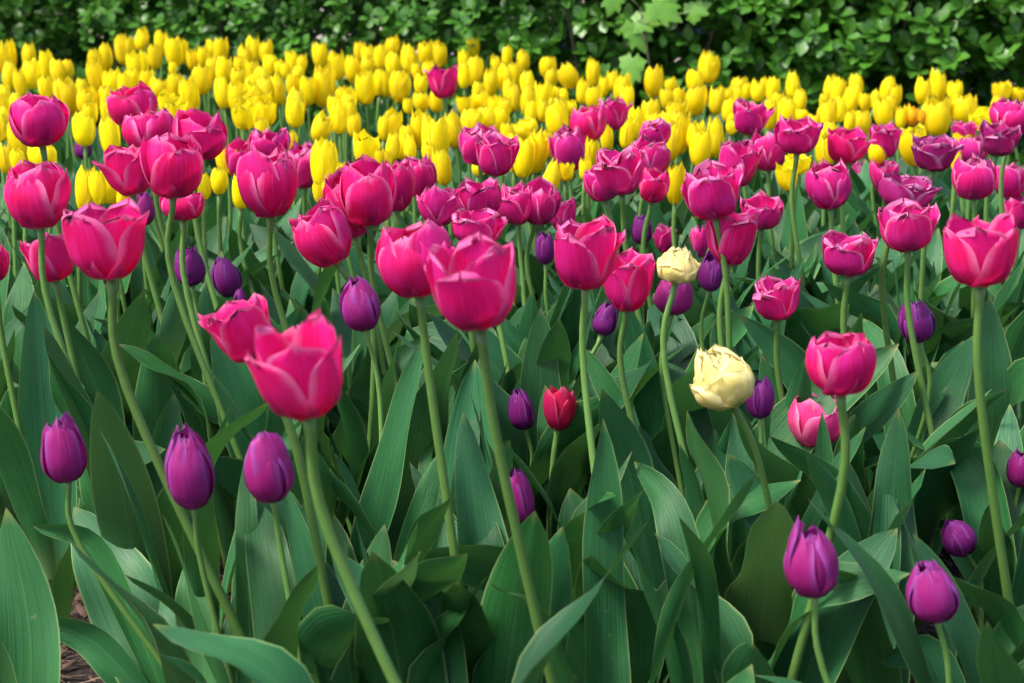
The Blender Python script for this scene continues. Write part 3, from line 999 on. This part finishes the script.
# ------------------------------------------------------------------ yellow tulips: u, v, w, h of each bloom
YEL = '''2,57,14,28 9,55,12,28 10,75,15,28 29,55,12,26 31,74,17,27 20,83,12,24 47,66,14,27 58,71,15,25 67,69,13,20 46,88,15,22 66,96,22,36 82,87,12,18 87,100,19,26 95,60,13,24 105,57,14,24 95,75,16,29
112,82,18,25 107,99,18,26 125,85,14,25 122,50,14,26 129,47,12,22 4,95,13,24 2,107,12,26 16,102,12,20 142,39,13,22 161,43,13,24 155,56,13,24 174,52,17,27 181,50,14,24 192,59,11,20 173,68,8,13 135,66,16,26
142,64,13,24 147,80,14,22 131,80,15,22 159,88,18,22 175,86,15,28 189,95,19,34 169,103,20,24 202,78,20,29 203,56,10,22 212,48,11,18 221,50,14,24 212,67,12,22 224,69,15,24 222,92,14,30 239,79,16,24 237,96,17,28
245,59,14,25 239,64,10,16 253,48,12,26 253,72,14,24 252,86,14,24 244,105,20,24 253,95,16,24 266,51,13,22 270,64,14,20 292,62,12,22 302,64,10,18 279,67,9,15 285,70,9,16 261,77,14,22 265,90,18,30 277,89,14,30
293,84,13,20 297,75,17,12 296,103,18,30 261,102,20,24 320,54,15,26 308,89,12,30 324,84,22,42 337,65,16,27 353,68,16,27 360,51,12,18 368,56,13,22 368,66,13,20 365,86,19,33 342,95,13,18 349,102,15,26 335,106,15,20
380,81,12,26 380,56,11,24 393,46,14,18 393,65,15,24 409,58,16,28 426,53,16,26 440,54,13,24 400,86,21,31 385,84,10,24 421,84,13,22 421,101,15,20 428,69,12,16 416,71,9,16 437,101,15,20 408,106,10,14 473,47,13,20
464,61,11,20 475,71,16,27 464,75,11,24 496,65,10,20 491,82,14,28 507,56,10,20 505,78,14,26 509,91,12,22 478,90,11,16 465,104,16,20 480,102,18,22 495,104,14,18 505,106,13,18 523,60,12,20 527,82,14,24 514,74,8,24
548,66,16,22 551,79,12,20 568,76,19,24 593,72,13,25 583,90,12,25 594,96,16,22 544,96,20,28 528,101,14,28 557,94,9,16 564,95,8,16 558,106,18,18 571,107,11,16 514,97,10,26 604,85,10,20 612,81,12,18 622,87,15,28
627,97,14,26 654,81,18,30 671,85,12,16 709,67,20,29 695,80,16,22 696,100,20,28 667,98,14,20 679,97,12,20 651,112,18,24 677,112,20,24 670,122,20,22 696,135,18,26 700,146,21,36 715,138,18,36 739,87,16,20 717,100,16,26
727,95,13,16 736,97,15,18 730,110,16,22 747,91,9,16 758,91,14,20 766,86,11,18 732,122,10,16 773,89,13,26 793,85,13,27 800,101,13,24 778,102,14,20 787,114,20,28 770,114,10,28 830,90,12,25 838,92,13,28 856,85,14,24
852,98,15,28 840,109,10,24 827,116,19,30 824,100,9,14 865,102,12,18 850,121,10,22 862,122,17,26 888,89,15,26 875,99,9,18 883,112,18,30 890,107,14,24 814,121,12,16 829,134,16,22 802,115,12,14 923,90,15,25 938,86,15,32
955,90,15,18 963,109,25,30 937,117,24,34 927,115,12,26 901,117,11,22 912,115,13,20 922,117,8,14 983,119,24,19 1002,91,18,18 996,105,10,20 1018,95,12,14 914,136,22,24 964,139,20,20 947,105,8,16 896,95,8,22
22,139,26,44 2,127,10,26 5,118,14,24 6,158,16,28 18,161,14,22 42,156,26,28 84,128,21,32 110,135,19,38 86,189,20,40 98,186,12,34 111,186,20,32 123,196,10,24 90,113,15,24 109,112,16,24 228,160,24,26 204,185,14,26
219,180,16,26 241,190,16,34 245,115,24,26 175,112,20,24 266,112,20,24 295,113,18,26 322,128,19,28 339,118,18,28 354,124,13,24 350,112,14,24 324,163,18,52 366,148,25,30 291,140,12,18 262,129,14,22 318,192,9,20 328,191,10,22
380,158,10,18 384,127,12,24 341,172,10,20 392,123,19,28 419,129,17,34 407,134,14,20 393,147,14,26 403,146,16,24 410,148,12,24 435,139,26,44 442,166,12,34 429,153,14,24 453,130,18,32 472,122,22,26 486,118,18,22 501,119,16,22
508,134,14,22 479,168,14,14 386,159,12,20 525,129,26,18 524,154,20,42 538,152,15,38 514,152,12,36 551,180,14,34 565,171,18,18 557,119,22,32 546,143,16,28 585,168,12,22 531,113,12,22 607,138,12,24 628,132,14,30
636,122,12,30 592,152,10,28 543,110,12,22 672,139,16,40 680,132,12,40 675,183,15,38 732,126,12,16 653,123,16,24 798,163,24,20 787,176,20,26 826,148,20,34 878,151,18,24 912,147,24,34 956,160,10,20'''
YL = {   # the ones that something sets apart
 '709,67': 'yellow tulip standing clear above its neighbours, right of the maple seedling',
 '142,39': 'topmost yellow tulip at the left, alone against the hedge',
 '568,76': 'half open yellow tulip tipping sideways in front of the hedge left of the maple seedling',
 '593,72': 'slim yellow tulip upright against the hedge, just right of the tipping half open one',
 '473,47': 'pointed yellow tulip rising highest behind the lone magenta tulip in the yellow bed',
 '324,163': 'long deep yellow bud squeezed behind the small magenta tulip with a frayed lilac rim',
 '366,148': 'wide short yellow tulip rising just over the dark centred magenta tulip',
 '322,128': 'slanted yellow tulip leaning right over the long deep yellow bud',
 '324,84': 'largest yellow tulip in the middle of the bed, plump and egg shaped',
 '400,86': 'plump yellow tulip on a visible stem left of the lone magenta tulip',
 '435,139': 'big drooping yellow tulip with overlapping petals above a folded magenta one',
 '442,166': 'yellow petal like slim tulip hanging beside the folded magenta tulip',
 '22,139': 'large yellow tulip right under the highest magenta tulip by the left edge',
 '84,128': 'yellow tulip directly above the tiny far purple tulip',
 '110,135': 'yellow tulip just left of the crowded magenta clump, beside a dark leaf',
 '86,189': 'ribbed yellow tulip low down beside the stem of the big rosy cup tulip',
 '111,186': 'smooth yellow tulip low under the outflung petal of the crowded magenta clump',
 '98,186': 'narrow yellow tulip squeezed between two low yellow ones at the left',
 '228,160': 'open yellow tulip right of the crowded magenta clump behind a dark leaf tip',
 '42,156': 'yellow tulip showing behind the stem of the highest left magenta tulip',
 '6,158': 'yellow tulip at the left edge level with the rim of the big rosy cup',
 '963,109': 'widely opened yellow tulip with jagged petals below the hedge at the right',
 '937,117': 'broad fluted yellow tulip with toothed rim behind the opened plum tulip',
 '983,119': 'yellow tulip lying tilted next to the topmost right edge magenta tulip',
 '923,90': 'plump closed yellow tulip, shorter of a pair against the hedge at the right',
 '938,86': 'tall yellow tulip, higher of a pair against the hedge at the right',
 '1002,91': 'split topped yellow tulip against the hedge by the right edge',
 '912,115': 'orange tinged yellow tulip between bright yellow ones at the right',
 '922,117': 'small orange tinged yellow bud beside another orange tinged bloom',
 '793,85': 'slender yellow tulip with a notched tip under the round hedge leaves',
 '675,183': 'yellow tulip alone among magenta ones, right of the tight cluster',
 '700,146': 'front one of three long yellow tulips above the wide frayed magenta tulip',
 '715,138': 'right one of three long yellow tulips above the wide frayed magenta tulip',
 '696,135': 'rear one of three long yellow tulips above the wide frayed magenta tulip',
 '551,180': 'yellow tulip bending away under the round magenta trio',
 '565,171': 'low bowl of a yellow tulip beneath the lowest of the round magenta trio',
 '524,154': 'large ribbed yellow tulip left of the round magenta trio',
 '525,129': 'wide open yellow tulip lying flat on others left of the round magenta trio',
 '787,176': 'hanging yellow tulip under the bowl shaped magenta tulip on a clear stem',
 '912,147': 'yellow tulip pressed against the left tip of the opened plum tulip',
 '964,139': 'open yellow tulip in front of a magenta rim near the right edge',
 '297,75': 'pale yellow tulip lying sideways on top of other yellow blooms',
 '173,68': 'tiny yellow bud below the paired blooms at the upper left',
 '654,81': 'yellow tulip with a split side under the lobed maple leaves',
 '479,168': 'yellow tulip peeping out under the magenta pair touching the yellow bed',
}


def yellow_bloom(style, rr, ruf, opening, lod):
    """one bloom of height 1 and greatest half width 1, as one mesh"""
    b = MB()
    nu, nv = 7, 9
    yaw = rr.uniform(0, 2)
    for k in range(6):
        inner = k % 2
        b.add(*petal_geo(style, 1.0, 1.0, yaw + k * math.pi / 3 + rr.uniform(-.1, .1), inner, rr, nu, nv, ruf,
                         opening * rr.uniform(0.0, 1.5), rr.choice([0, 0, 0.3]) if opening > .05 else 0, rr.uniform(0.82, 0.98), rr.uniform(0.86, 1.06), 0.05))
    return b


ry = random.Random(77)
YV = {}
for sty, n, opn in (('egg', 8, 0.03), ('barrel', 12, 0.02), ('tall', 10, 0.04), ('open', 5, 0.10)):
    YV[sty] = []
    for k in range(n):
        b = yellow_bloom(sty, ry, 0.06, opn, 1)
        o = b.build('bloom', M['yellow'])
        YV[sty].append(o.data)
        bpy.data.objects.remove(o)
YLEAF = []
for k in range(14):
    L = 1.0
    out = ry.uniform(0.02, 0.4)
    path, d = rand_leaf_path(ry, L, 0.0, out, out * ry.uniform(0.1, 0.8), 0.0)
    v, f, uv = leaf_geo(path, ry.uniform(0.16, 0.24), -d + Vector((0, 0, .35)), ry.uniform(.15, .5), ry.uniform(.05, .2), ry.uniform(-.6, .6), 5, 9, ry)
    o = mesh_obj('leaf', v, f, M['leaf'], None, uv)
    YLEAF.append(o.data)
    bpy.data.objects.remove(o)


def yellow(u, v, w, h, label):
    s = (v + 100) / (0.385 + 0.045 * u / 1024)
    if v > 155:
        s = (v + 100) / 0.41
    s *= ry.uniform(0.985, 1.015)
    asp = h / max(w, 1)
    if asp < 1.35 and w > 15:
        sty = 'open' if ry.random() < 0.45 else 'tall'
    elif asp < 1.5:
        sty = ry.choice(['tall', 'barrel', 'barrel'])
    else:
        sty = ry.choice(['egg', 'barrel', 'tall', 'barrel'])
    w2 = max(w, 0.50 * h)
    tilt = {(568, 76): 30, (297, 75): 62, (983, 119): 40, (322, 128): -22, (551, 180): -16, (442, 166): 8, (525, 129): 25}.get((u, v), ry.gauss(0, 4.5))
    tl = R(tilt)
    ax = Vector((-math.sin(tl), ry.uniform(-.12, .06), math.cos(tl))).normalized()
    Hb, Rb = h / s * 1.12, w2 / s * 0.53
    c = at(u, v, s)
    bb = c - ax * Hb * 0.5
    base = Vector((bb.x + ry.uniform(-.03, .05), bb.y + ry.uniform(-.03, .03), 0))
    root = empty('yellow_tulip', base)
    tag(root, label, 'tulip', 'yellow tulips in front of the hedge')
    top = bb - base
    pts = smooth_curve([Vector((0, 0, -.01)), top * .5 + Vector((ry.uniform(-.01, .01), 0, 0)), top - ax * (.15 * top.z), top + ax * .001], 9)
    vv, ff, uv = tube(pts, [.0036] * 9, 6)
    mesh_obj('stem', vv, ff, M['stem'], root, uv)
    me = ry.choice(YV[sty])
    bl = bpy.data.objects.new('bloom', me)
    COL.objects.link(bl)
    bl.parent = root
    rot = ax.to_track_quat('Z', 'Y').to_matrix().to_4x4() @ Matrix.Rotation(ry.uniform(0, 6.28), 4, 'Z')
    bl.matrix_local = Matrix.Translation(top) @ rot @ Matrix.Diagonal((Rb, Rb, Hb, 1))
    if 'orange' in label:
        m2 = me.copy()
        m2.materials[0] = M['orange']
        bl.data = m2
    for k in range(3):
        lf = bpy.data.objects.new('leaf', ry.choice(YLEAF))
        COL.objects.link(lf)
        lf.parent = root
        L = ry.uniform(.24, .38)
        lf.location = (0, 0, .01 + .02 * k)
        lf.rotation_euler = (0, 0, ry.uniform(0, 6.28))
        lf.scale = (L * ry.uniform(.8, 1.1), L * ry.uniform(.8, 1.1), L)


for tok in YEL.split():
    u, v, w, h = map(int, tok.split(','))
    yellow(u, v, w, h, YL.get(f'{u},{v}') or 'yellow tulip crowded among look-alike blooms in the yellow mass before the hedge')

# ------------------------------------------------------------------ leafy plants without a bloom in view: each blade from its foot on the soil to its tip
# plant: (u of the foot, s, label, [(tip u, tip v, s at the tip, bend u, bend v, width px, twist, turn, material, fold)])
LEAFY = [
 (28, 1130, 'broad leaved tulip without bloom at the left edge of the bed', [
   (6, 508, 1120, 30, 640, 66, .1, .1, 'leaf', .25), (-10, 630, 1180, 0, 700, 62, -.2, -.3, 'leaf_pale', .3)]),
 (190, 1000, 'tulip without bloom whose blades lie low and flat across the soil', [
   (74, 507, 960, 120, 590, 78, .1, .35, 'leaf_pale', .18), (4, 612, 1010, 90, 640, 40, .5, .2, 'leaf', .5), (33, 526, 1010, 96, 548, 30, .5, .1, 'leaf', .5)]),
 (226, 1080, 'light green tulip rosette under the tall glossy purple bud', [
   (160, 600, 1060, 186, 640, 44, .2, .2, 'leaf_pale', .3), (186, 562, 1060, 196, 620, 40, -.2, -.2, 'leaf_pale', .4), (240, 585, 1060, 240, 640, 44, .1, -.4, 'leaf', .3)]),
 (312, 1010, 'tulip without bloom with one very broad yellowish green leaf', [
   (313, 497, 985, 314, 585, 104, .05, .05, 'leaf_pale', .3), (284, 532, 1030, 292, 610, 34, .2, .3, 'leaf', .35), (246, 560, 1040, 272, 640, 42, .2, .2, 'leaf', .35)]),
 (370, 1130, 'short tulip with a blunt upright leaf under the thick slanting stem', [
   (357, 598, 1110, 352, 660, 62, .0, .1, 'leaf', .35)]),
 (452, 1180, 'tulip without bloom whose narrow blade climbs along the thick slanting stem', [
   (331, 550, 1170, 388, 632, 52, .3, .3, 'leaf', .3), (392, 560, 1150, 440, 640, 56, .1, -.2, 'leaf', .25)]),
 (640, 1040, 'tulip with one long blade sweeping flat from the middle of the bed', [
   (392, 556, 1120, 520, 580, 62, .6, .2, 'leaf', .3), (436, 656, 1120, 520, 664, 34, .6, .2, 'leaf_pale', .4)]),
 (462, 860, 'tulip without bloom with twisted blades in the middle of the bed', [
   (372, 372, 830, 420, 460, 40, .7, .2, 'leaf', .4), (356, 486, 860, 400, 510, 62, .2, .5, 'leaf', .25), (462, 440, 835, 455, 500, 50, -.2, -.4, 'leaf', .3), (500, 482, 860, 484, 530, 46, .4, -.3, 'leaf_pale', .4), (402, 370, 820, 440, 470, 46, .3, -.2, 'leaf', .25)]),
 (645, 930, 'large tulip without bloom showing its pale stalk on the soil, blades folded', [
   (622, 462, 900, 626, 540, 72, .1, .15, 'leaf', .55), (570, 488, 905, 590, 570, 66, .3, .35, 'leaf', .25), (664, 500, 905, 668, 580, 54, -.4, -.4, 'leaf', .3), (690, 470, 880, 676, 560, 44, -.3, -.5, 'leaf', .35), (584, 590, 940, 600, 620, 40, .4, .5, 'leaf_pale', .3)]),
 (768, 941, 'tulip shoot with a single light green spear shaped leaf', [
   (700, 487, 925, 712, 570, 46, .15, .1, 'leaf_pale', .22), (718, 592, 960, 716, 640, 24, .1, 0, 'leaf', .3)]),
 (818, 1010, 'tulip without bloom with a huge pale leaf behind the pointed purple bud', [
   (800, 556, 985, 812, 610, 112, .05, .1, 'leaf_pale', .2), (752, 640, 1040, 772, 670, 44, .3, .4, 'leaf', .3)]),
 (846, 960, 'tulip leaves cupping the bent stem of the bright pink tulip', [
   (822, 412, 960, 826, 500, 26, .1, .1, 'leaf', .4), (926, 494, 870, 888, 530, 48, .5, -.3, 'leaf', .35), (792, 450, 840, 812, 520, 44, -.3, .4, 'leaf', .3)]),
 (800, 830, 'tulip without bloom with a wide dark leaf arching under the larger pale double tulip', [
   (690, 455, 850, 752, 462, 62, .7, .1, 'leaf', .3), (744, 440, 820, 770, 500, 64, .2, -.1, 'leaf', .3)]),
 (1000, 800, 'tulip without bloom holding a big upright leaf near the right edge', [
   (932, 362, 780, 965, 410, 68, .2, .3, 'leaf', .25), (866, 408, 800, 890, 440, 70, .3, .3, 'leaf', .3), (1030, 380, 790, 1014, 440, 56, -.2, -.4, 'leaf', .3)]),
 (1010, 960, 'tulip without bloom with curled wide leaves at the right edge', [
   (930, 450, 930, 975, 470, 50, .8, .2, 'leaf', .45), (1000, 440, 930, 1004, 520, 78, .1, .1, 'leaf', .35), (940, 532, 980, 985, 580, 44, .2, .3, 'leaf', .3)]),
 (980, 1120, 'low leafy tulip in the lower right corner', [
   (880, 662, 1120, 930, 660, 48, .5, .3, 'leaf', .35), (1040, 600, 1100, 1010, 660, 60, -.1, -.3, 'leaf', .3), (905, 700, 1150, 940, 705, 44, .4, .2, 'leaf', .3)]),
 (735, 930, 'small withered tulip with yellowed leaves on the bare soil', [
   (690, 640, 935, 712, 648, 24, .6, .2, 'leaf_yellowed', .4), (708, 605, 935, 722, 640, 16, .2, .0, 'leaf_yellowed', .5)]),
 (600, 880, 'narrow leaved tulip rising beside the crimson tulip', [
   (545, 385, 860, 560, 470, 42, .4, .2, 'leaf', .4), (590, 350, 850, 596, 450, 36, .1, -.1, 'leaf', .3)]),
 (690, 800, 'upright leafed tulip without bloom left of the larger pale double tulip', [
   (632, 360, 780, 650, 430, 46, .2, .2, 'leaf', .3), (668, 372, 780, 672, 440, 40, -.2, -.2, 'leaf', .3), (610, 470, 800, 640, 500, 48, .3, .5, 'leaf', .3)]),
 (130, 840, 'tulip without bloom with broad blunt leaves at the left behind the notched purple tulip', [
   (94, 456, 820, 110, 520, 66, .1, .2, 'leaf', .35), (20, 445, 815, 60, 510, 60, .2, .4, 'leaf', .35), (10, 380, 790, 40, 460, 56, .2, .4, 'leaf', .3)]),
 (110, 760, 'tulip leaves spreading below the wide flared magenta tulip', [
   (120, 370, 740, 130, 440, 60, -.1, -.2, 'leaf', .3), (36, 385, 745, 70, 440, 56, .3, .4, 'leaf', .3), (190, 365, 750, 160, 440, 60, -.4, -.4, 'leaf', .3)]),
]


def leafy(spec):
    u0, s0, label, blades = spec
    root_p = ground_at(u0, s0)
    root = empty('leafy_tulip', root_p)
    tag(root, label, 'tulip', 'tulips without a bloom')
    rr = random.Random(int(u0))
    sheath = [Vector((0, 0, -.01)), Vector((0, 0, .02)), Vector((0.002, 0, .05))]
    vv, ff, uv = tube(smooth_curve(sheath, 5), [.006, .006, .006, .005, .002], 8)
    mesh_obj('stem', vv, ff, M['stem'], root, uv)
    for k, (tu, tv, st, bu, bv, wpx, tw, turn, mat, fold) in enumerate(blades):
        p0 = Vector((rr.uniform(-.004, .004), rr.uniform(-.004, .004), 0.004))
        sm = (s0 + st) / 2
        tip = at(tu, tv, st) - root_p
        mid = at(bu, bv, sm) - root_p
        low = p0 + (mid - p0) * 0.35 + Vector((0, 0, 0.10 * (mid - p0).length))
        out = (tip - p0)
        d = Vector((out.x, out.y, 0))
        face = Vector((math.sin(turn) * 1.0, -1.0, 0.45))
        v, f, uv = leaf_geo([p0, low, mid, tip], wpx / sm * 1.05, face, fold, rr.uniform(.12, .38), tw, 9, 20, rr, sheath=.34, peak=.5, curl=rr.uniform(-.05, .2))
        mesh_obj('leaf', v, f, M[mat], root, uv)


for sp in LEAFY:
    leafy(sp)

# plants of the bed whose buds have not come up, seen as blades between the stems
rf = random.Random(21)
spots = []
FILL_LABEL = 'tulip without bloom, one of the plain green tufts between the flower stems'
for k in range(9000):
    s = rf.uniform(520, 1000)
    u = rf.uniform(-40, 1064)
    # leave the patches of bare soil free
    g = ground_at(u, s)
    gv_ = -100 + 850 * s / 1000
    if gv_ > 560 and (u < 200 or u > 540 or gv_ > 600):
        continue
    if any((g - q).length < 0.085 for q in spots):
        continue
    spots.append(g)
    if len(spots) >= 190:
        break
for g in spots:
    root = empty('tulip_tuft', g)
    tag(root, FILL_LABEL, 'tulip', 'plain green tufts between the flower stems')
    vv, ff, uv = tube([Vector((0, 0, -.01)), Vector((0, 0, .02)), Vector((0.002, 0, .05))], [.006, .005, .002], 7)
    mesh_obj('stem', vv, ff, M['stem'], root, uv)
    add_leaves(root, rf, rf.randint(3, 4), (.28, .41), (.058, .10), None, nv=12, nu=7)

# taller tufts between the front stems
rt = random.Random(8)
for u, s in ((214, 1010), (250, 1120), (330, 960), (384, 1060), (428, 1340), (452, 985), (505, 1075), (556, 1010), (604, 1120),
             (716, 1080), (760, 985), (876, 1040), (925, 985), (985, 1080), (1010, 1190)):
    g = ground_at(u + rt.uniform(-8, 8), s)
    root = empty('tulip_tuft', g)
    tag(root, FILL_LABEL, 'tulip', 'plain green tufts between the flower stems')
    vv, ff, uv = tube([Vector((0, 0, -.01)), Vector((0, 0, .02)), Vector((0.002, 0, .05))], [.006, .005, .002], 7)
    mesh_obj('stem', vv, ff, M['stem'], root, uv)
    add_leaves(root, rt, rt.randint(3, 4), (.33, .43), (.042, .075), None, nv=18, nu=9)
